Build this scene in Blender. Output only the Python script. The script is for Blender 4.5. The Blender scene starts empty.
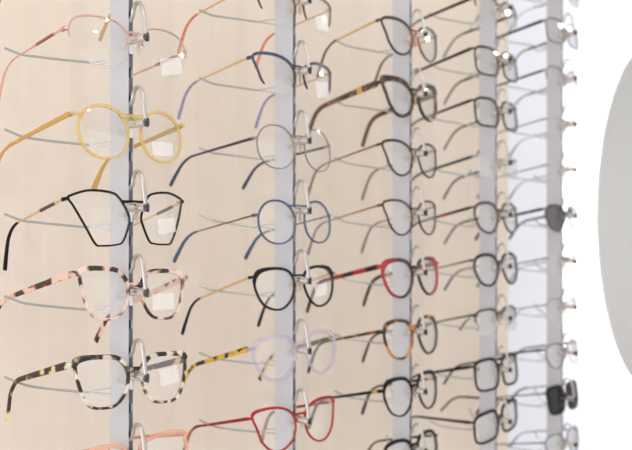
import bpy, math, random
from mathutils import Vector
random.seed(7)
sc = bpy.context.scene
COL = sc.collection
MM = 0.001
R = math.radians

# ------------------------------------------------------------------ colour and materials
def lin(h):
    h = h.lstrip('#')
    o = []
    for i in (0, 2, 4):
        c = int(h[i:i+2], 16) / 255
        o.append(c / 12.92 if c <= 0.04045 else ((c + 0.055) / 1.055) ** 2.4)
    return (o[0], o[1], o[2], 1)

_mats = {}
def new_mat(name):
    m = bpy.data.materials.new(name)
    m.use_nodes = True
    m.node_tree.nodes.clear()
    return m, m.node_tree.nodes, m.node_tree.links

def principled(n, l, out=True):
    p = n.new('ShaderNodeBsdfPrincipled')
    if out:
        o = n.new('ShaderNodeOutputMaterial')
        l.new(p.outputs[0], o.inputs[0])
    return p

def plain(hexc, rough=0.4, metal=0.0, emit=0.0, spec=0.5):
    key = ('plain', hexc, rough, metal, emit, spec)
    if key in _mats: return _mats[key]
    m, n, l = new_mat('paint_' + hexc.strip('#'))
    p = principled(n, l)
    p.inputs['Base Color'].default_value = lin(hexc)
    p.inputs['Roughness'].default_value = rough
    p.inputs['Metallic'].default_value = metal
    p.inputs['Specular IOR Level'].default_value = spec
    if emit:
        p.inputs['Emission Color'].default_value = lin(hexc)
        p.inputs['Emission Strength'].default_value = emit
    _mats[key] = m
    return m

def metal(hexc, rough=0.32):
    return plain(hexc, rough, 0.75)

def see_through(hexc, clear=0.5, rough=0.15):
    """translucent acetate: part of the light passes straight through, tinted"""
    key = ('clear', hexc, clear, rough)
    if key in _mats: return _mats[key]
    m, n, l = new_mat('translucent_' + hexc.strip('#'))
    p = principled(n, l, False)
    p.inputs['Base Color'].default_value = lin(hexc)
    p.inputs['Roughness'].default_value = rough
    t = n.new('ShaderNodeBsdfTransparent')
    c = lin(hexc)
    t.inputs[0].default_value = tuple(0.45 + 0.55 * v for v in c[:3]) + (1,)
    mx = n.new('ShaderNodeMixShader')
    mx.inputs[0].default_value = clear
    o = n.new('ShaderNodeOutputMaterial')
    l.new(p.outputs[0], mx.inputs[1]); l.new(t.outputs[0], mx.inputs[2]); l.new(mx.outputs[0], o.inputs[0])
    _mats[key] = m
    return m

def tortoise(base, spot, mid=None, scale=70.0, cut=0.5, clear=0.0, seed=0.0, soft=0.05):
    key = ('tort', base, spot, mid, scale, cut, clear, seed)
    if key in _mats: return _mats[key]
    m, n, l = new_mat('tortoise_' + base.strip('#'))
    tc = n.new('ShaderNodeTexCoord')
    mp = n.new('ShaderNodeMapping'); mp.inputs['Location'].default_value = (seed, seed * 1.7, seed * 0.6)
    nz = n.new('ShaderNodeTexNoise')
    nz.inputs['Scale'].default_value = scale; nz.inputs['Detail'].default_value = 1.2; nz.inputs['Roughness'].default_value = 0.4
    rp = n.new('ShaderNodeValToRGB')
    e = rp.color_ramp.elements
    e[0].position = cut - soft; e[0].color = lin(base)
    e[1].position = cut + soft; e[1].color = lin(spot)
    if mid:
        k = rp.color_ramp.elements.new(cut - soft * 0.2); k.color = lin(mid)
    p = principled(n, l, False)
    p.inputs['Roughness'].default_value = 0.22
    l.new(tc.outputs['Object'], mp.inputs[0]); l.new(mp.outputs[0], nz.inputs['Vector'])
    l.new(nz.outputs['Fac'], rp.inputs[0]); l.new(rp.outputs[0], p.inputs['Base Color'])
    o = n.new('ShaderNodeOutputMaterial')
    if clear > 0:
        t = n.new('ShaderNodeBsdfTransparent')
        mr = n.new('ShaderNodeMapRange')
        mr.inputs['From Min'].default_value = cut - soft; mr.inputs['From Max'].default_value = cut + soft
        mr.inputs['To Min'].default_value = clear; mr.inputs['To Max'].default_value = 0.0
        mx = n.new('ShaderNodeMixShader')
        l.new(nz.outputs['Fac'], mr.inputs['Value']); l.new(mr.outputs[0], mx.inputs[0])
        l.new(p.outputs[0], mx.inputs[1]); l.new(t.outputs[0], mx.inputs[2]); l.new(mx.outputs[0], o.inputs[0])
    else:
        l.new(p.outputs[0], o.inputs[0])
    _mats[key] = m
    return m

def centre_accent(outer, inner, half):
    m, n, l = new_mat('accent_bridge')
    tc = n.new('ShaderNodeTexCoord'); sx = n.new('ShaderNodeSeparateXYZ')
    ab = n.new('ShaderNodeMath'); ab.operation = 'ABSOLUTE'
    mr = n.new('ShaderNodeMapRange'); mr.inputs['From Min'].default_value = half * 0.0007; mr.inputs['From Max'].default_value = half * 0.0013
    mx = n.new('ShaderNodeMix'); mx.data_type = 'RGBA'
    mx.inputs[6].default_value = lin(inner); mx.inputs[7].default_value = lin(outer)
    p = principled(n, l); p.inputs['Roughness'].default_value = 0.3
    l.new(tc.outputs['Object'], sx.inputs[0]); l.new(sx.outputs['X'], ab.inputs[0]); l.new(ab.outputs[0], mr.inputs['Value'])
    l.new(mr.outputs[0], mx.inputs[0]); l.new(mx.outputs[2], p.inputs['Base Color'])
    return m

def lens_mat(tint=(1, 1, 1, 1), refl=1.15, name='lens_glass'):
    key = ('lens', tint, refl)
    if key in _mats: return _mats[key]
    m, n, l = new_mat(name)
    lw = n.new('ShaderNodeLayerWeight'); lw.inputs['Blend'].default_value = 0.5
    pw = n.new('ShaderNodeMath'); pw.operation = 'POWER'; pw.inputs[1].default_value = 5.0
    ma = n.new('ShaderNodeMath'); ma.operation = 'MULTIPLY_ADD'
    ma.inputs[1].default_value = 0.9; ma.inputs[2].default_value = 0.04 * refl
    g = n.new('ShaderNodeBsdfGlossy'); g.inputs['Roughness'].default_value = 0.03
    t = n.new('ShaderNodeBsdfTransparent'); t.inputs[0].default_value = tint
    mx = n.new('ShaderNodeMixShader'); o = n.new('ShaderNodeOutputMaterial')
    l.new(lw.outputs['Facing'], pw.inputs[0]); l.new(pw.outputs[0], ma.inputs[0]); l.new(ma.outputs[0], mx.inputs[0])
    l.new(t.outputs[0], mx.inputs[1]); l.new(g.outputs[0], mx.inputs[2]); l.new(mx.outputs[0], o.inputs[0])
    _mats[key] = m
    return m

def sticker_mat():
    if 'sticker' in _mats: return _mats['sticker']
    m, n, l = new_mat('lens_sticker')
    p = principled(n, l, False)
    p.inputs['Roughness'].default_value = 0.3
    p.inputs['Base Color'].default_value = lin('#f4f2f2')
    t = n.new('ShaderNodeBsdfTransparent')
    mx = n.new('ShaderNodeMixShader'); mx.inputs[0].default_value = 0.72
    o = n.new('ShaderNodeOutputMaterial')
    l.new(p.outputs[0], mx.inputs[1]); l.new(t.outputs[0], mx.inputs[2]); l.new(mx.outputs[0], o.inputs[0])
    _mats['sticker'] = m
    return m

# ------------------------------------------------------------------ mesh helpers (millimetres in, metres out)
class MB:
    def __init__(self): self.v = []; self.f = []
    def add(self, vs, fs):
        b = len(self.v)
        self.v += [tuple(p) for p in vs]
        self.f += [tuple(b + i for i in f) for f in fs]
    def box(self, x0, x1, y0, y1, z0, z1):
        vs = [(x, y, z) for x in (x0, x1) for y in (y0, y1) for z in (z0, z1)]
        self.add(vs, [(0, 1, 3, 2), (4, 6, 7, 5), (0, 4, 5, 1), (2, 3, 7, 6), (0, 2, 6, 4), (1, 5, 7, 3)])
    def rings(self, rings, closed=False, caps=True):
        n = len(rings[0]); m = len(rings)
        vs = [p for r in rings for p in r]
        fs = []
        for i in range(m if closed else m - 1):
            a, b = i * n, ((i + 1) % m) * n
            for j in range(n):
                k = (j + 1) % n
                fs.append((a + j, a + k, b + k, b + j))
        if caps and not closed:
            fs.append(tuple(range(n - 1, -1, -1)))
            fs.append(tuple((m - 1) * n + j for j in range(n)))
        self.add(vs, fs)
    def sweep(self, pts, size, side=(1, 0, 0), n=10, closed=False, power=2.0):
        """sweep a rounded section along pts; size(t) -> (half width along `side`, half height)"""
        pts = [Vector(p) for p in pts]
        m = len(pts)
        rings = []
        for i, p in enumerate(pts):
            if closed: T = pts[(i + 1) % m] - pts[i - 1]
            else: T = pts[min(i + 1, m - 1)] - pts[max(i - 1, 0)]
            T.normalize()
            S = Vector(side); S = S - T * S.dot(T)
            if S.length < 1e-4: S = Vector((0, 0, 1)) - T * T.z
            S.normalize()
            U = T.cross(S)
            a, b = size(i / max(1, m - 1)) if callable(size) else size
            ring = []
            for j in range(n):
                q = 2 * math.pi * j / n
                c, s = math.cos(q), math.sin(q)
                cc = math.copysign(abs(c) ** (2 / power), c); ss = math.copysign(abs(s) ** (2 / power), s)
                ring.append(p + S * a * cc + U * b * ss)
            rings.append(ring)
        self.rings(rings, closed)
    def ball(self, c, r, nu=10, nv=6):
        rings = []
        for i in range(nv + 1):
            a = math.pi * (0.03 + 0.94 * i / nv)
            rings.append([(c[0] + r[0] * math.sin(a) * math.cos(2 * math.pi * j / nu), c[1] + r[1] * math.sin(a) * math.sin(2 * math.pi * j / nu),
                           c[2] + r[2] * math.cos(a)) for j in range(nu)])
        self.rings(rings)
    def build(self, name, mat, parent=None, smooth=True, scale=MM):
        me = bpy.data.meshes.new(name)
        me.from_pydata([(x * scale, y * scale, z * scale) for x, y, z in self.v], [], self.f)
        me.update()
        import bmesh
        bm = bmesh.new(); bm.from_mesh(me)
        bmesh.ops.recalc_face_normals(bm, faces=bm.faces)
        bm.to_mesh(me); bm.free()
        if smooth:
            me.polygons.foreach_set('use_smooth', [True] * len(me.polygons))
            me.set_sharp_from_angle(angle=R(42))
        me.materials.append(mat)
        o = bpy.data.objects.new(name, me)
        COL.objects.link(o)
        if parent: o.parent = parent
        return o

def crom(pts, per=8, closed=False):
    """Catmull-Rom through pts"""
    P = [Vector(p) for p in pts]; m = len(P); out = []
    for i in range(m if closed else m - 1):
        p1, p2 = P[i], P[(i + 1) % m]
        p0 = P[i - 1] if closed or i > 0 else p1
        p3 = P[(i + 2) % m] if closed or i + 2 < m else p2
        for j in range(per):
            t = j / per
            out.append(0.5 * ((2 * p1) + (p2 - p0) * t + (2 * p0 - 5 * p1 + 4 * p2 - p3) * t * t + (3 * p1 - p0 - 3 * p2 + p3) * t ** 3))
    if not closed: out.append(P[-1])
    return out

def empty(name, loc, rot=(0, 0, 0)):
    o = bpy.data.objects.new(name, None)
    o.empty_display_size = 0.02
    o.location = loc; o.rotation_euler = rot
    COL.objects.link(o)
    return o

def tag(o, label=None, cat=None, group=None, kind=None):
    if label: o['label'] = label
    if cat: o['category'] = cat
    if group: o['group'] = group
    if kind: o['kind'] = kind
    return o

# ------------------------------------------------------------------ layout
S = 0.228                       # rail spacing
RAIL_W, RAIL_D = 6.0, 27.0      # mm
CAM = Vector((-0.529, -0.665, 1.35))
THETA = 40.03
def row_z(i): return CAM.z + (225 - (37 + 85.3 * i)) / 1.104 * MM
RAIL_SHIFT = (0, 0, 0.003, 0.004, 0.006)    # the rails are not set out perfectly evenly
def rail_x(k): return k * S - 0.003 + RAIL_SHIFT[k]
WALL_Y = 0.165
WHITE_Y = 0.262

# ------------------------------------------------------------------ setting
def wall_beige():
    m, n, l = new_mat('beige_wood_grain')
    tc = n.new('ShaderNodeTexCoord')
    def grain(sx, sz, scale, det):
        mp = n.new('ShaderNodeMapping'); mp.inputs['Scale'].default_value = (sx, 1, sz)
        nz = n.new('ShaderNodeTexNoise'); nz.inputs['Scale'].default_value = scale; nz.inputs['Detail'].default_value = det
        nz.inputs['Distortion'].default_value = 0.3
        l.new(tc.outputs['Object'], mp.inputs[0]); l.new(mp.outputs[0], nz.inputs['Vector'])
        return nz.outputs['Fac']
    a = grain(9, 0.5, 2.6, 3); b = grain(60, 2.2, 3.0, 2)
    mx = n.new('ShaderNodeMix'); mx.data_type = 'FLOAT'; mx.inputs[0].default_value = 0.35
    l.new(a, mx.inputs[2]); l.new(b, mx.inputs[3])
    rp = n.new('ShaderNodeValToRGB')
    e = rp.color_ramp.elements
    e[0].position = 0.3; e[0].color = lin('#dacdc0')
    e[1].position = 0.7; e[1].color = lin('#e1d4c7')
    p = principled(n, l); p.inputs['Roughness'].default_value = 0.6; p.inputs['Specular IOR Level'].default_value = 0.25
    l.new(mx.outputs[0], rp.inputs[0]); l.new(rp.outputs[0], p.inputs['Base Color'])
    return m

def plaster(name, hexc):
    m, n, l = new_mat(name)
    tc = n.new('ShaderNodeTexCoord')
    nz = n.new('ShaderNodeTexNoise'); nz.inputs['Scale'].default_value = 40; nz.inputs['Detail'].default_value = 3
    rp = n.new('ShaderNodeValToRGB')
    c = lin(hexc)
    rp.color_ramp.elements[0].color = tuple(v * 0.97 for v in c[:3]) + (1,); rp.color_ramp.elements[1].color = c
    p = principled(n, l); p.inputs['Roughness'].default_value = 0.75
    l.new(tc.outputs['Object'], nz.inputs['Vector']); l.new(nz.outputs['Fac'], rp.inputs[0]); l.new(rp.outputs[0], p.inputs['Base Color'])
    return m

def slab(name, x0, x1, y0, y1, z0, z1, mat):
    b = MB(); b.box(x0, x1, y0, y1, z0, z1)
    return tag(b.build(name, mat, None, False, 1.0), kind='structure')

H = 2.7
M_WHITE = plaster('white_plaster', '#e6eaf5')
slab('wall_left', -2.4, 1.033, WALL_Y, WHITE_Y + 0.1, 0, H, wall_beige())
slab('wall_back', 1.033, 5.2, WHITE_Y, WHITE_Y + 0.1, 0, H, M_WHITE)
slab('wall_center', 1.033, 1.316, 0.2, WHITE_Y, 0, H, M_WHITE)  # board added forward of wall_back to keep the mirror's glow off this strip
slab('wall_right', 5.2, 5.3, -3.6, WHITE_Y + 0.1, 0, H, plaster('warm_grey_plaster', '#dedddb'))
def floor_mat():
    m, n, l = new_mat('pale_floor_tile')
    tc = n.new('ShaderNodeTexCoord')
    br = n.new('ShaderNodeTexBrick'); br.inputs['Scale'].default_value = 1.6; br.offset = 0.0
    br.inputs['Color1'].default_value = lin('#cfc8c0'); br.inputs['Color2'].default_value = lin('#d4cdc5'); br.inputs['Mortar'].default_value = lin('#aaa49c')
    br.inputs['Mortar Size'].default_value = 0.006; br.inputs['Brick Width'].default_value = 1.0; br.inputs['Row Height'].default_value = 1.0
    p = principled(n, l); p.inputs['Roughness'].default_value = 0.35
    l.new(tc.outputs['Object'], br.inputs['Vector']); l.new(br.outputs['Color'], p.inputs['Base Color'])
    return m
slab('floor', -2.4, 5.3, -3.6, WHITE_Y + 0.1, -0.1, 0, floor_mat())
slab('ceiling', -2.4, 5.3, -3.6, WHITE_Y + 0.1, H, H + 0.1, plaster('ceiling_white', '#f1f0ee'))

# ------------------------------------------------------------------ backlit round mirror on the white wall
def build_mirror():
    cx, cz, r = CAM.x + 2.60, 1.372, 0.508
    t = tag(empty('backlit_mirror', (cx, WHITE_Y, cz)), 'large round backlit mirror glowing on the white wall at the far right', 'mirror')
    def disc(r0, r1, y0, y1, n=96):
        b = MB()
        prof = [(r0, y0), (r1, y0), (r1, y1), (r0, y1)]
        rings = [[(q[0] * math.cos(2 * math.pi * i / n), q[1], q[0] * math.sin(2 * math.pi * i / n)) for q in prof] for i in range(n)]
        b.rings(rings, True)
        return b
    b = disc(0.001, r, -0.052, -0.046)
    m, n, l = new_mat('mirror_silver')
    g = n.new('ShaderNodeBsdfGlossy'); g.inputs['Color'].default_value = (0.93, 0.94, 0.94, 1); g.inputs['Roughness'].default_value = 0.06
    o = n.new('ShaderNodeOutputMaterial'); l.new(g.outputs[0], o.inputs[0])
    b.build('mirror_glass', m, t, True, 1.0)
    disc(0.001, r - 0.012, -0.046, -0.036).build('backing_plate', plain('#d8d8d8', 0.5), t, True, 1.0)
    disc(r - 0.16, r - 0.12, -0.036, 0.0).build('mounting_ring', plain('#bfbfbf', 0.5), t, True, 1.0)
    led = MB()                                   # the strip of light-emitting beads round the back edge
    N = 150
    for i in range(N):
        a = 2 * math.pi * i / N
        c = ((r - 0.002) * math.cos(a), -0.038, (r - 0.002) * math.sin(a))
        led.ball(c, (0.006, 0.005, 0.006), 6, 4)
    led.build('light_strip', plain('#ffffff', 0.5, 0, 60.0), t, True, 1.0)
build_mirror()

# ------------------------------------------------------------------ display rails with their hooks
M_ALU = plain('#c2c4cb', 0.45, 0.0)
M_STRIP = plain('#5f5d61', 0.45, 0.3)
M_SLOT_SHADE = plain('#16161a', 0.6)  # near-black standing in for the shade inside the slots
M_PEG = metal('#d5d3d2', 0.22)
M_LOOP = plain('#b4b0ae', 0.28, 0.55)
M_CAP = plain('#0c0c0e', 0.35)
M_WIRE = metal('#a4a7a8', 0.3)
ROWS = {0: range(-1, 6), 1: range(-1, 6), 2: range(-1, 7), 3: range(-2, 7), 4: range(-3, 8)}
RAIL_LABEL = ['leftmost grey slotted display rail in sharp focus carrying seven pairs',
              'second grey slotted display rail from the left',
              'third grey slotted display rail, the middle one of the five',
              'fourth grey slotted rail, last one before the beige wall ends',
              'fifth and furthest grey slotted rail standing against the white wall']
def build_rail(k):
    t = tag(empty('display_rail', (rail_x(k), 0, 0)), RAIL_LABEL[k], 'display rail', 'slotted display rails')
    w = RAIL_W / 2
    b = MB()
    z0, z1 = 0, H * 1000
    b.box(-w, -w + 0.6, 0, RAIL_D, z0, z1); b.box(w - 0.6, w, 0, RAIL_D, z0, z1)
    b.box(-w + .6, w - .6, RAIL_D - 1.5, RAIL_D, z0, z1)
    b.build('channel', M_ALU, t, False)
    b = MB()
    b.box(-w + .6, w - .6, 3.5, 4.5, z0, z1)
    b.build('slot_shade', M_SLOT_SHADE, t, False)  # dark sheet painted in as the shade of the hollow channel
    b = MB()
    z = z0
    while z < z1:                                 # the perforated front strip: a bar, a slot, a bar ...
        b.box(-w + .6, w - .6, 0.3, 1.5, z, min(z + 17.0, z1)); z += 25.77
    b.build('slotted_strip', M_STRIP, t, False)
    rnd = random.Random(50 + k)
    for i in ROWS[k]:
        z = row_z(i) * 1000
        if not (900 < z < 1800): continue
        hk = MB()
        hk.sweep([(0, -y, z) for y in (-2, 0, 4, 10, 18, 22.5)], (4.0, 4.0), n=14)
        hk.sweep([(0, 1.5, z - 4), (0, -1.2, z - 4)], (2.8, 9.0), n=12, power=6)
        h = hk.build('hook', M_PEG, t)
        c = MB()
        ring = [(4.0 * math.cos(2 * math.pi * j / 16), 4.0 * math.sin(2 * math.pi * j / 16)) for j in range(16)]
        c.rings([[(a, -24.0 + 0.85 * a, z + b) for a, b in ring], [(a * 1.05, -24.3 + 0.85 * a, z + b * 1.05) for a, b in ring], [(a * 1.02, -25.4 + 0.85 * a, z + b * 1.02) for a, b in ring]])
        c.build('end_cap', M_CAP, h)
        lp = crom([(0, 1.5, z + 17), (0, -2.5, z + 22), (0, -4.5, z + 29), (0, -9, z + 33.5), (0, -14.5, z + 31), (0, -18, z + 22), (0, -20, z + 11), (0, -21.5, z + 2)], 6)
        L = MB(); L.sweep(lp, (2.3, 1.5), n=10); L.build('loop', M_LOOP, h)
        wr = MB()
        tz = rnd.uniform(-1.5, 2.5)
        for s in (-1, 1):
            fork = (s * 17, 40, z - 18)
            wr.sweep([(s * 2.6, 26, z - 14.5), (s * 9, 32.5, z - 15.5), fork], (0.7, 0.7), side=(0, 0, 1), n=6)
            wr.sweep([(s * 2.6, 26, z - 20.5), (s * 9, 32.5, z - 19.3), fork], (0.7, 0.7), side=(0, 0, 1), n=6)
            q = (1.0, 0.9, 0.84, 0.84, 0.84)[k]
            path = crom([fork, (s * 36 * q, 60 * q, z - 15.5), (s * 52 * q, 76 * q, z - 13 + 0.3 * tz), (s * 60 * q, 85 * q, z - 11 + 0.7 * tz), (s * 71 * q, 96 * q, z - 5 + tz)], 6)
            wr.sweep(path, (1.15, 1.15), side=(0, 0, 1), n=8)
        wr.build('temple_rest', M_WIRE, h)
for k in range(5): build_rail(k)

# ------------------------------------------------------------------ eyeglasses
def superell(p, n=56):
    out = []
    for i in range(n):
        a = 2 * math.pi * i / n
        c, s = math.cos(a), math.sin(a)
        out.append((math.copysign(abs(c) ** (2 / p), c), math.copysign(abs(s) ** (2 / p), s)))
    return out
def ctrl(pts): return [(p.x, p.y) for p in crom([(x, z, 0) for x, z in pts], 7, True)]
SHAPES = {   # +x is the temple side of the lens
    'round': superell(2.15),
    'panto': ctrl([(1, .38), (.72, .86), (0, 1), (-.72, .84), (-1, .3), (-.82, -.45), (-.38, -.93), (.1, -1), (.62, -.75), (.92, -.2)]),
    'cat': ctrl([(1, .82), (.45, 1), (-.3, .93), (-.85, .6), (-1, .05), (-.8, -.6), (-.3, -.98), (.25, -.95), (.68, -.5), (.88, .15)]),
    'hex': ctrl([(1, .72), (.93, .82), (.35, 1), (-.4, .93), (-.7, .7), (-.97, .1), (-.95, -.25), (-.72, -.84), (-.5, -.97), (.05, -1), (.28, -.9), (.62, -.18), (.9, .5)]),
    'square': ctrl([(1, .5), (.9, .9), (.3, 1), (-.5, .97), (-.92, .75), (-1, .1), (-.88, -.65), (-.5, -.98), (.3, -1), (.75, -.85), (.95, -.2)]),
    'rect': superell(3.6),
    'soft_square': ctrl([(1, .66), (.78, .95), (.05, 1), (-.6, .9), (-.97, .35), (-.86, -.4), (-.5, -.9), (0, -1), (.5, -.88), (.82, -.3)]),
    'oval': superell(2.3),
}
M_LENS = lens_mat()
M_PAD = see_through('#e6ddd4', 0.55)
RT = 150.0    # radius of the lens curve in mm

def glasses(k, row, label, shape='panto', w=56, h=48, dbl=16, rim='full', rw=3.0, rd=3.4, front=None, temple=None, tip=None, block=None,
            zc=-13.0, zh=0.55, hinge='#c9b27a', th=4.5, tt=2.2, tipw=5.0, L1=104, L2=40, bend=40, droop=4, pitch=7, yaw=0, roll=0, pads=True, rdroop=0,
            lens=None, sticker=None, out=6.5, ext=2.0, bridge_h=4.0, wrap=0.12, splay=0, left_hinge=True, lift=0.0, shift=0.0, endpiece=3.2, up=0.35, corner=0.0, half_z=-0.15):
    peg = Vector((rail_x(k) + shift * MM, -out * MM, row_z(row) + (4.1 + lift) * MM))
    G = tag(empty('eyeglasses', peg, (R(-pitch), R(roll), R(yaw))), label, 'eyeglasses', 'eyeglasses hung on the display rails')
    temple = temple or front
    tip = tip or temple
    lens = lens or M_LENS
    xc = dbl / 2 + w / 2
    def Y(x, z):
        ax = abs(x)
        if ax < dbl / 2 - 1: ax = dbl / 2 - 1
        return wrap * (ax - dbl / 2) + ((ax - xc) ** 2 + (z - zc) ** 2) / (2 * RT) - (w / 2) ** 2 / (2 * RT)
    base = [(xc + x * w / 2, zc + z * h / 2) for x, z in SHAPES[shape]]
    n = len(base)
    if (sum(base[i][0] * base[(i + 1) % n][1] - base[(i + 1) % n][0] * base[i][1] for i in range(n))) < 0: base = base[::-1]
    nor = []
    for i in range(n):
        dx = base[(i + 1) % n][0] - base[i - 1][0]; dz = base[(i + 1) % n][1] - base[i - 1][1]
        q = math.hypot(dx, dz) or 1
        nor.append((dz / q, -dx / q))
    # --- front: both rims, bridge and end pieces
    F = MB()
    def rim_ring(i, s, tp=1.0):
        (x, z), (a, c) = base[i], nor[i]
        ww = rw * (1 + up * max(0, c) + corner * max(0.0, 2 * a * c if c > 0 and a > 0 else 0)) * tp
        d = rd / 2 * (0.75 + 0.25 * tp)
        y = Y(x, z) + 0.3
        ring = []
        for u, v in ((-.25, -.7), (-.05, -1), (.75, -1), (1, -.55), (1, .55), (.75, 1), (-.05, 1), (-.25, .7)):
            ring.append((s * (x + a * u * ww), y + v * d, z + c * u * ww))
        return ring
    for s in (-1, 1):
        if rim == 'full':
            F.rings([rim_ring(i, s) for i in range(n)], True)
        elif rim == 'half':
            sel = [i for i in range(n) if base[i][1] > zc + half_z * h / 2]
            st = next(i for i in sel if (i - 1) % n not in sel)
            seq = [(st + j) % n for j in range(len(sel))]
            F.rings([rim_ring(i, s, min(1.0, 0.35 + 0.2 * min(j, len(seq) - 1 - j))) for j, i in enumerate(seq)])
    zb = bridge_h / 2
    inner = [p for p in base if p[0] < xc]
    pi = min(inner, key=lambda p: abs(p[1] - zb))
    ex = pi[0] + (1.5 if rim == 'none' else 0.2)
    if rim == 'none': ex += 1.0
    yb = Y(ex, zb)
    yo = yb - (1.2 if rim == 'none' else 0.0)
    bp = crom([(-ex, yo + .3, pi[1]), (-ex * .55, yb - .6, zb + .3), (0, yb - 1.0, zb + .6), (ex * .55, yb - .6, zb + .3), (ex, yo + .3, pi[1])], 5)
    B_ = MB() if rim == 'none' else F
    B_.sweep(bp, lambda t: (min(rd / 2, 1.9), bridge_h / 2 * (1 + 0.25 * abs(2 * t - 1))), side=(0, 1, 0), n=10, power=2.6)
    outer = [p for p in base if p[0] > xc]
    zhh = zc + zh * h / 2
    po = min(outer, key=lambda p: abs(p[1] - zhh))
    xh = max(p[0] for p in base) + (rw if rim != 'none' else 0.5) + ext
    y0 = Y(po[0], zhh) + 5.0
    for s in (-1, 1):
        xi = po[0] + (-2.0 if rim == 'none' else 0.3)
        yi = Y(po[0], zhh) - (1.2 if rim == 'none' else 0)
        ep = crom([(s * xi, yi + .3, zhh), (s * (xh - 1.0), yi + .6, zhh + .3), (s * (xh + .1), yi + 2.6, zhh + .2), (s * xh, y0, zhh)], 5)
        E_ = MB() if rim == 'none' else F
        E_.sweep(ep, lambda t: (endpiece / 2 * (0.85 + 0.3 * t), min(rd, endpiece) / 2), side=(0, 0, 1), n=10, power=3)
        if rim == 'none': E_.build('end_piece', front, G)
    if rim == 'none': B_.build('bridge', front, G)
    else: F.build('frame_front', front, G)
    # --- lenses, solid, curved
    for s in (-1, 1):
        Lm = MB()
        NR = 7
        for off, flip in ((-0.9, False), (0.9, True)):
            rings = []
            for q in range(NR):
                f = 1 - q / (NR - 1) * 0.97
                rings.append([(s * (xc + (x - xc) * f), Y(xc + (x - xc) * f, zc + (z - zc) * f) + off, zc + (z - zc) * f) for x, z in base])
            Lm.rings(rings)
        e0 = [(s * x, Y(x, z) - .9, z) for x, z in base]; e1 = [(s * x, Y(x, z) + .9, z) for x, z in base]
        Lm.rings([e0, e1], caps=False)
        lo = Lm.build('lens', lens, G)
        if sticker and s in sticker:
            cx_, cz_, sw, sh, ang = sticker[s]
            sm = MB()
            ca, sa = math.cos(R(ang)), math.sin(R(ang))
            grid = []
            for off in (-1.15, -1.0):
                for iz in range(5):
                    for ix in range(7):
                        u = (ix / 6 - .5) * sw; v = (iz / 4 - .5) * sh
                        x = xc + cx_ * w / 2 + u * ca - v * sa; z = zc + cz_ * h / 2 + u * sa + v * ca
                        grid.append((s * x, Y(x, z) + off, z))
            fs = [(iz * 7 + ix, iz * 7 + ix + 1, (iz + 1) * 7 + ix + 1, (iz + 1) * 7 + ix) for iz in range(4) for ix in range(6)]
            sm.add(grid[:35], fs); sm.add(grid[35:], [f[::-1] for f in fs])
            sm.build('sticker', sticker_mat(), lo)
    # --- nose pads
    if pads:
        for s in (-1, 1):
            pm = MB()
            px = s * (dbl / 2 - 1.2)
            zz = -11.0
            pm.ball((px, 5.5, zz), (1.3, 2.6, 5.2))
            po_ = MB()
            npd = pm.build('nose_pad', M_PAD, G)
            inn = min(inner, key=lambda p: abs(p[1] - (zz + 3)))
            po_.sweep(crom([(s * inn[0], Y(inn[0], zz + 3) + .8, zz + 3), (s * (inn[0] - 1.5), 3.4, zz + 4.5), (px, 5.0, zz + 1)], 5), (.5, .5), side=(0, 0, 1), n=6)
            po_.build('pad_arm', metal('#b9b4ad'), npd)
    # --- temples
    dr = R(droop); bd = R(bend)
    for s in (-1, 1):
        dr = R(droop + (rdroop if s > 0 else 0))
        def at(d):
            """point d mm along the temple"""
            tb = 28.0
            x = s * (xh - 1.0 * 0 - (4.0 + splay) * min(1, d / L1) ** 1.4)
            y, z = y0, zhh
            if d <= L1 - tb / 2:
                y += d * math.cos(dr); z -= d * math.sin(dr)
            else:
                dd = L1 - tb / 2
                y += dd * math.cos(dr); z -= dd * math.sin(dr)
                rest = d - dd; st = 1.0; done = 0.0
                while done < rest:
                    q = min(st, rest - done)
                    a = dr + bd * min(1, (done + q / 2) / tb) + R(8) * max(0, (done - tb)) / 40
                    y += q * math.cos(a); z -= q * math.sin(a); done += q
            return (x, y, z)
        tot = L1 + L2
        tip_from = L1 - 14 if tip is not temple else tot
        def run(a, b, st=4.0):
            m_ = max(2, int((b - a) / st) + 1)
            return [at(a + (b - a) * i / (m_ - 1)) for i in range(m_)]
        def size_main(a, b):
            def f(t):
                d = a + (b - a) * t
                hh = th / 2 * (1 - 0.35 * min(1, d / L1))
                if tip is temple and d > L1: hh = hh + (tipw / 2 - hh) * min(1, (d - L1) / L2)
                return (tt / 2, hh)
            return f
        tm = MB(); tm.sweep(run(0, tip_from), size_main(0, tip_from), n=10, power=2.8)
        T = tm.build('temple', temple, G)
        if tip is not temple:
            m2 = MB()
            m2.sweep(run(tip_from - 1, tot), lambda t: (max(tt / 2 + .25, 1.15 + .3 * t), max(th * .33 + .3, 1.2 + (tipw / 2 - 1.2) * t) * (1 if t < .97 else .8)), n=10, power=2.3)
            m2.build('temple_tip', tip, T)
        if block:
            a, b, bm_ = block
            m3 = MB(); m3.sweep(run(a, b), (tt / 2 + .35, th / 2 * .98 + .3), n=10, power=3); m3.build('temple_block', bm_, T)
        hm = MB()
        hm.box(s * (xh - 2.9), s * (xh - .9), y0 - 2.4, y0 + 3.4, zhh - 1.5, zhh + 1.5)
        hm.build('hinge', metal(hinge), T, False)
    return G


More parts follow.
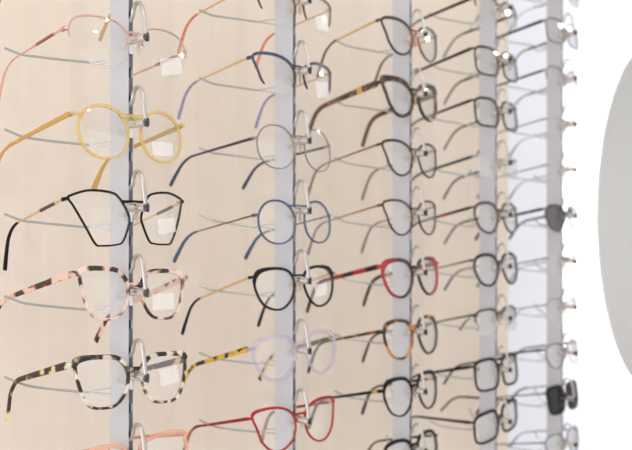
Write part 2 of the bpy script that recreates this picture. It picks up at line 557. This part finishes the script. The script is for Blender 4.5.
# colours
BLK = plain('#080709', 0.4, spec=.2); BLK2 = plain('#0d0c0e', 0.4, spec=.22)
GOLD = metal('#d9b26c'); GOLDP = metal('#e0bd8b'); SILV = metal('#b4b2b0'); GUN = metal('#2b2726'); BRN = metal('#7b6152')
T1 = see_through('#c9a65f', 0.35); T1d = plain('#3a2a22')
ROSE = metal('#cfa69e'); PINKC = see_through('#e6b3a2', 0.35)
HONEY = see_through('#ecd592', 0.62); HONEYT = see_through('#d2aa5e', 0.3)
PTORT = tortoise('#f2d8cf', '#2e1c1b', '#b58277', 95, .52, .4, 1.3); PTORT_T = tortoise('#ecc8b6', '#35201b', '#c0584d', 80, .55, .2, 4.2)
CTORT = tortoise('#ece4d0', '#14110f', '#8a7152', 95, .49, .3, 2.1); CTORT_T = tortoise('#d8c491', '#241a14', '#7a5d3c', 75, .46, 0, 5.5)
PEACH = see_through('#f3c9b4', 0.6)
# ---- leftmost rail, top to bottom
glasses(0, -1, 'rimless clear-lens pair cut by the top edge above the rose pair, olive-gold tips', 'oval', 56, 44, 16, 'none', front=GOLDP, temple=GOLDP, tip=T1,
        th=1.6, tt=1.4, zc=-13, tipw=5.5, sticker={1: (.1, -.55, 26, 12, 8)})
glasses(0, 0, 'rose metal half-rim pair with pink temples, topmost full pair on leftmost rail', 'panto', 58, 46, 17, 'half', 1.0, 1.6, ROSE, PINKC, PINKC, block=(14, 42, plain('#8f4f43', .3)),
        zc=-12, zh=.4, th=2.2, tt=1.6, tipw=4.5, sticker={1: (.15, -.5, 30, 16, 12)}, bridge_h=2.2, L1=96, bend=55, L2=38, half_z=.05)
glasses(0, 1, 'round translucent honey-yellow acetate pair on leftmost rail', 'round', 50, 46.5, 16, 'full', 1.7, 3.2, HONEY, HONEYT, zc=-14, zh=.62, th=5.0, tipw=9, pads=False,
        sticker={1: (-.05, -.5, 26, 13, 2)}, out=4, ext=4.5, droop=5, wrap=.07, L1=114, rdroop=1)
glasses(0, 2, 'angular black wire-rim pair with gold temples and black tips', 'hex', 57.5, 48.5, 14, 'full', 1.3, 2.2, BLK, GOLDP, BLK, block=(12, 36, plain('#4b3328', .3)),
        zc=-13.5, zh=.72, th=2.6, tt=1.6, tipw=6.5, bridge_h=2.2, sticker={1: (.05, -.3, 24, 14, 6)}, out=5, droop=8, L1=92, bend=62, rdroop=3)
glasses(0, 3, 'pink translucent pair with dark brown tortoise flecks', 'soft_square', 51, 43, 15, 'full', 2.0, 3.4, PTORT, PTORT_T, zc=-6.5, zh=.8, th=6.5, tipw=7.5, pads=False, hinge='#8d6a5a',
        sticker={1: (-.05, -.3, 26, 15, 4)}, endpiece=5.5, corner=.9, bend=34, up=.7, wrap=0.0, ext=5, out=5.5, L1=113, roll=4, droop=7, rdroop=6)
glasses(0, 4, 'black and cream tortoise acetate pair on leftmost rail', 'soft_square', 55, 43, 15, 'full', 2.0, 3.6, CTORT, CTORT_T, zh=.78, th=7.0, tipw=5.5, pads=False, hinge='#55483c',
        sticker={1: (.15, .1, 24, 16, 10)}, endpiece=5.5, corner=1.1, L1=90, bend=70, L2=34, up=.7, wrap=0.02, ext=5, out=5.5, roll=4, droop=8, zc=-8)
glasses(0, 5, 'translucent peach-pink pair cut by the bottom edge on leftmost rail', 'square', 56, 46, 16, 'full', 2.6, 3.8, PEACH, see_through('#d99677', .25), zc=-11, zh=.8, th=4.5, pads=False, out=5, wrap=0.03)
# ---- second rail
ORNG = see_through('#d97a4e', .12); LIL = plain('#8f86b4', .35); NAVY = plain('#262c46', .3); SLATE = metal('#4f5f80', .4); BLUET = plain('#3c5474', .35)
YTORT = tortoise('#d9ac33', '#1b1512', '#a4762a', 105, .5, 0, 3.1); LILC = see_through('#ddd6e4', .72); RED = metal('#a32b30', .35); BTORT = tortoise('#a8672f', '#3a1d12', None, 120, .52, 0, 1)
glasses(1, -1, 'brown half-rim pair with orange-red tips, cut by the top edge on second rail', 'cat', 56, 42, 16, 'half', 1.6, 2.2, metal('#6e4a3c'), GOLD, ORNG, zc=-12, zh=.7, th=2.2, tt=1.5, tipw=5, bridge_h=2.2,
        half_z=-.5, sticker={1: (.1, -.45, 26, 16, 8)}, L1=98, bend=52)
glasses(1, 0, 'navy browline half-rim pair with gold temples and lilac tips', 'cat', 55, 42, 17, 'half', 2.0, 2.4, NAVY, GOLDP, LIL, zc=-11, zh=.75, th=2.6, tt=1.5, tipw=5, bridge_h=2.2,
        sticker={1: (.15, -.4, 28, 18, 10)}, L1=98, bend=52, half_z=-.6)
glasses(1, 1, 'round thin grey wire pair with navy temples', 'round', 52, 47, 18, 'full', .9, 1.6, metal('#8d857f'), NAVY, plain('#2b3c55', .35), zc=-12, zh=.35, th=3.4, tt=1.6, tipw=5.5, bridge_h=2.0, L1=110, droop=1)
glasses(1, 2, 'round slate-blue metal pair with thin brown temples and blue tips', 'round', 51, 46, 17, 'full', 1.4, 2.2, SLATE, BRN, BLUET, zc=-16.5, zh=.35, th=2.0, tt=1.4, tipw=6, bridge_h=2.0, L1=108)
glasses(1, 3, 'black rounded pair with gold temples and black tips, fifth on second rail', 'panto', 51, 43, 16, 'full', 1.9, 2.6, BLK2, GOLDP, BLK2, zc=-12, zh=.66, th=3.0, tt=1.6, tipw=5.5, bridge_h=2.2,
        sticker={1: (0, -.2, 22, 14, 4)}, yaw=-5, droop=10, L1=108, bend=44, L2=44, corner=1.2)
glasses(1, 4, 'clear lilac-tinted pair with yellow and black tortoise temples', 'panto', 54, 44, 17, 'full', 2.6, 3.4, LILC, YTORT, zh=.6, th=6.5, tipw=6, pads=False, droop=9, L1=106, corner=.6, endpiece=4.5, yaw=-4, shift=2, zc=-10)
glasses(1, 5, 'red metal pair with red temples and brown tortoise tips', 'cat', 54, 45, 16, 'full', 1.8, 2.4, RED, RED, BTORT, zc=-10, zh=.7, th=4.0, tt=1.6, tipw=6.5, bridge_h=2.8, droop=7, bend=52, L2=44, corner=.5, yaw=-4, shift=2)
# ---- third rail
DRED = centre_accent('#191314', '#a8402c', 9); DTORT = tortoise('#1d1614', '#5d3a28', '#2c1d17', 90, .56, 0, 1.1); DTT = tortoise('#44302a', '#8d6a54', None, 170, .52, 0, 3)
RTORT = tortoise('#a51c22', '#1f1012', '#6b1a1c', 60, .47, 0, .4); ATORT = tortoise('#c77f26', '#2a1a12', '#6d431d', 80, .46, .1, 2.7)
WINE = metal('#4d2426'); TAN = metal('#a87a4e')
glasses(2, -1, 'black-brown cat-eye pair with red bridge, top of the middle rail', 'cat', 53, 44, 16, 'full', 2.3, 2.6, DRED, GOLD, plain('#4a2f25', .3), zc=-10, zh=.8, th=3.2, tt=1.6, tipw=4.5, L1=84, bridge_h=3, ext=3, bend=52, droop=6, L2=44)
glasses(2, 0, 'chunky dark tortoise cat-eye pair with gold-blocked brown temples', 'cat', 51, 44, 16, 'full', 3.5, 3.6, DTORT, DTT, plain('#5f4535', .3), block=(24, 33, GOLD), zc=-11, zh=.78, th=9, tt=2.6, tipw=4, pads=False, ext=3, bend=52, droop=6, L2=44, corner=.9, endpiece=5, up=.6)
glasses(2, 1, 'gunmetal wire cat-eye pair with thin brown temples on middle rail', 'cat', 52, 43, 16, 'full', 2.0, 2.2, GUN, metal('#8a705a'), plain('#7a6355', .35), zc=-11, zh=.78, th=2.6, tt=1.5, tipw=4.5, bridge_h=2.4, ext=3, bend=52, droop=6, L2=44)
glasses(2, 2, 'wine-brown metal pair with tan temples on middle rail', 'cat', 51, 43, 16, 'full', 1.8, 2.2, WINE, TAN, plain('#8a6e68', .35), zc=-10, zh=.75, th=2.4, tt=1.4, tipw=4.5, bridge_h=2.4, ext=3, bend=52, droop=6, L2=44)
glasses(2, 3, 'red and black tortoise acetate pair on middle rail', 'panto', 53, 45, 16, 'full', 2.9, 3.4, centre_accent('#a31c22', '#271517', 46), RTORT, plain('#3d2a26', .3), zc=-11, zh=.75, th=7, tipw=5.5, pads=False, ext=3, bend=52, droop=6, L2=44, corner=1.1, endpiece=5.5)
glasses(2, 4, 'amber and black tortoise pair below the red tortoise one', 'panto', 51, 46, 16, 'full', 2.7, 3.2, ATORT, tortoise('#a35d24', '#241712', None, 110, .44, 0, 4), plain('#33231d', .3), zc=-12, zh=.6, th=4.2, tipw=5, pads=False, ext=3, bend=52, droop=6, L2=44, corner=.5)
glasses(2, 5, 'black browline pair with gold hinges and pale lower rims', 'panto', 51, 45, 16, 'full', 1.7, 3.0, BLK, BLK, plain('#3a332f', .3), block=(2, 10, GOLD), zc=-9, zh=.55, th=4.4, tipw=6, half_z=.1, ext=3, bend=52, droop=6, L2=44, up=1.3, corner=.8, endpiece=4.5)
glasses(2, 6, 'black pair cut by the bottom edge on middle rail', 'panto', 51, 44, 16, 'full', 2.9, 3.2, BLK2, BLK2, zc=-11, zh=.6, th=4, tipw=5, ext=3, bend=52, droop=6, L2=44)
# ---- fourth rail
TEAL = plain('#16363c', .35, spec=.25); GREY = metal('#8f8b88'); DNAVY = plain('#161c38', .35, spec=.25); DKB = plain('#241b18', .35, spec=.25)
glasses(3, -2, 'black half-rim pair with thick black temples at the top of the fourth rail', 'rect', 54, 36, 17, 'half', 2.4, 2.2, GUN, BLK, metal('#8f8b88'), zc=-9, zh=.6, th=5, tt=2.8, tipw=3.5, bridge_h=2.4)
glasses(3, -1, 'black thick-templed pair just below the top on the fourth rail', 'rect', 54, 40, 17, 'full', 2.2, 2.2, metal('#252021'), BLK, metal('#857468'), zc=-10, zh=.8, th=5, tt=2.8, tipw=4, bridge_h=2.4, droop=6)
glasses(3, 0, 'black rectangular pair, third from top on the fourth rail', 'rect', 54, 40, 17, 'full', 2.4, 2.4, metal('#1f1d1e'), BLK2, metal('#7c7068'), zc=-8, zh=.8, th=4.4, tt=2.6, tipw=4, bridge_h=2.6, droop=6)
glasses(3, 1, 'pale rimless pair with dark teal temples on the fourth rail', 'rect', 53, 36, 17, 'none', front=GREY, temple=TEAL, tip=plain('#57524c', .35), zc=-9, zh=.7, th=4.6, tt=2.6, tipw=4.5, bridge_h=2, droop=6)
glasses(3, 2, 'black pair with a red mark on each temple, fourth rail', 'panto', 54, 42, 17, 'full', 2.8, 2.6, plain('#3a2d2a', .3), BLK, plain('#574943', .35), block=(44, 50, plain('#c2352f', .4)), zc=-9, zh=.75, th=4.4, tt=2.8, tipw=4, droop=6)
glasses(3, 3, 'dark navy pair with thin brown temples on the fourth rail', 'panto', 55, 43, 16, 'full', 2.9, 2.8, DNAVY, BRN, plain('#3a3f6a', .35), zc=-9, zh=.75, th=2.8, tt=1.6, tipw=4.5, droop=6)
glasses(3, 4, 'small dark brown half-rim pair on the fourth rail', 'rect', 52, 36, 17, 'half', 2.0, 2.0, DKB, DKB, zc=-9, zh=.75, th=3.0, tt=1.6, tipw=4, bridge_h=2.2, L1=80, L2=26, droop=6)
glasses(3, 5, 'black full-rim pair, second from bottom on the fourth rail', 'rect', 54, 42, 16, 'full', 2.9, 2.8, BLK, BLK, zc=-9, zh=.75, th=5, tt=2.6, tipw=4, droop=6)
glasses(3, 6, 'black rectangular pair tilted out of line, lowest on the fourth rail', 'rect', 55, 40, 16, 'full', 2.9, 2.8, BLK, BLK, metal('#6c645e'), zc=-6, zh=.72, th=4.6, tt=2.6, tipw=4, pitch=2, roll=-5, droop=1)
# ---- fifth rail
SMOKE = lens_mat((0.42, 0.42, 0.43, 1), 1.0, 'smoke_lens'); DARKL = lens_mat((0.03, 0.03, 0.035, 1), 1.3, 'dark_lens')
LG = metal('#a09a96')
glasses(4, -3, 'pale grey wire pair cut by the top edge on the furthest rail', 'rect', 52, 38, 17, 'full', 1.2, 2, LG, LG, zc=-9, zh=.7, th=2.6, tt=1.6)
glasses(4, -2, 'grey wire pair with straight black temples, second from top on furthest rail', 'rect', 52, 40, 17, 'full', 1.4, 2, metal('#5d5856'), BLK, LG, zc=-4, zh=.7, th=5.5, tt=3.2)
glasses(4, -1, 'grey rounded wire pair, third from top on the furthest rail', 'panto', 52, 40, 17, 'half', 1.4, 2, metal('#7d7876'), plain('#1c1817', .35), LG, zc=-7, zh=.6, th=4.4, tt=2.6)
glasses(4, 0, 'grey rimless pair, fourth from top on the furthest rail', 'rect', 50, 34, 17, 'none', front=LG, temple=metal('#8b8481'), zc=-8, zh=.6, th=2.6, tt=1.5)
glasses(4, 1, 'grey rimless pair directly above the smoky one on furthest rail', 'oval', 50, 36, 17, 'none', front=LG, temple=metal('#8f8885'), zc=-8, zh=.6, th=2.6, tt=1.5)
glasses(4, 2, 'dark pair with smoky lenses halfway down the furthest rail', 'panto', 54, 42, 16, 'full', 2.0, 2.6, plain('#2b2322', .3), BLK, zc=-8, zh=.75, th=5.2, tt=3, lens=lens_mat((0.75, 0.75, 0.75, 1), 1.0, 'pale_smoke_lens'))
glasses(4, 3, 'grey rimless pair directly below the smoky one on furthest rail', 'rect', 50, 36, 17, 'none', front=metal('#6f6a68'), temple=metal('#79726f'), zc=-8, zh=.6, th=2.6, tt=1.5)
glasses(4, 4, 'pale wire pair, fourth from bottom on the furthest rail', 'rect', 50, 38, 17, 'half', 1.1, 1.8, LG, LG, zc=-8, zh=.6, th=2.4, tt=1.4)
glasses(4, 5, 'dark grey wire pair just above the black sunglasses', 'panto', 53, 40, 17, 'full', 1.3, 2, metal('#6b6664'), plain('#191615', .35), zc=-7, zh=.7, th=4.2, tt=2.6)
glasses(4, 6, 'black sunglasses with opaque dark lenses near the bottom of furthest rail', 'square', 47, 41, 16, 'full', 3.2, 3.6, BLK, metal('#8b8583'), BLK, zc=-4, zh=.75, th=3.2, tt=1.8, lens=DARKL, pads=False, ext=4)
glasses(4, 7, 'blue-grey pair cut by the bottom edge on the furthest rail', 'panto', 53, 40, 17, 'full', 1.6, 2.4, metal('#77809a'), metal('#7d86a4'), zc=-4, zh=.6, th=3, tt=1.8)

# ------------------------------------------------------------------ light
w = bpy.data.worlds.new('shop_daylight'); sc.world = w
w.use_nodes = True
w.node_tree.nodes['Background'].inputs[0].default_value = (1.0, 0.985, 0.97, 1)
w.node_tree.nodes['Background'].inputs[1].default_value = 0.5
def area(name, loc, aim, size, power, color=(1, 1, 1), shape='DISK', size_y=None):
    L = bpy.data.lights.new(name, 'AREA'); L.shape = shape; L.size = size; L.energy = power; L.color = color
    if size_y: L.size_y = size_y
    o = bpy.data.objects.new(name, L); COL.objects.link(o)
    o.location = loc
    d = Vector(aim) - Vector(loc)
    o.rotation_euler = d.to_track_quat('-Z', 'Y').to_euler()
    return o
for i, (x, y) in enumerate(((0.9, -1.25), (0.7, -1.9), (-0.5, -1.3))):
    area('ceiling_spot', (x, y, H - 0.02), (x, y + 0.5, 0.9), 0.055, 1.5, (1, 0.97, 0.93))
area('added_side_fill', (-2.3, -1.5, 1.6), (0.6, -0.2, 1.35), 1.6, 12, (0.93, 0.97, 1.0), 'RECTANGLE', 1.8)  # added fill from the left to brighten the rail sides, no window there
area('added_wall_fill', (3.3, -0.9, H - 0.05), (3.0, 0.25, 1.3), 0.3, 5.5, (1, 0.99, 0.99), 'RECTANGLE', 0.06)  # added fill that whitens the wall round the mirror, not a real fitting

# ------------------------------------------------------------------ camera
cd = bpy.data.cameras.new('camera'); cam = bpy.data.objects.new('camera', cd); COL.objects.link(cam)
cam.location = CAM
cam.rotation_euler = (R(90), 0, R(-(90 - THETA)))
cd.sensor_width = 36; cd.lens = 36 * 900 / 632
cd.clip_start = 0.02
cd.dof.use_dof = True
cd.dof.focus_distance = 0.80
cd.dof.aperture_fstop = cd.lens / 7.2
sc.camera = cam
sc.view_settings.view_transform = 'Standard'; sc.view_settings.look = 'None'
sc.view_settings.gamma = 1; sc.view_settings.use_curve_mapping = False
sc.view_settings.exposure = 1.25
try:
    sc.cycles.use_denoising = True
    sc.cycles.transparent_max_bounces = 40
    sc.cycles.max_bounces = 10
    sc.cycles.sample_clamp_indirect = 6
except Exception: pass
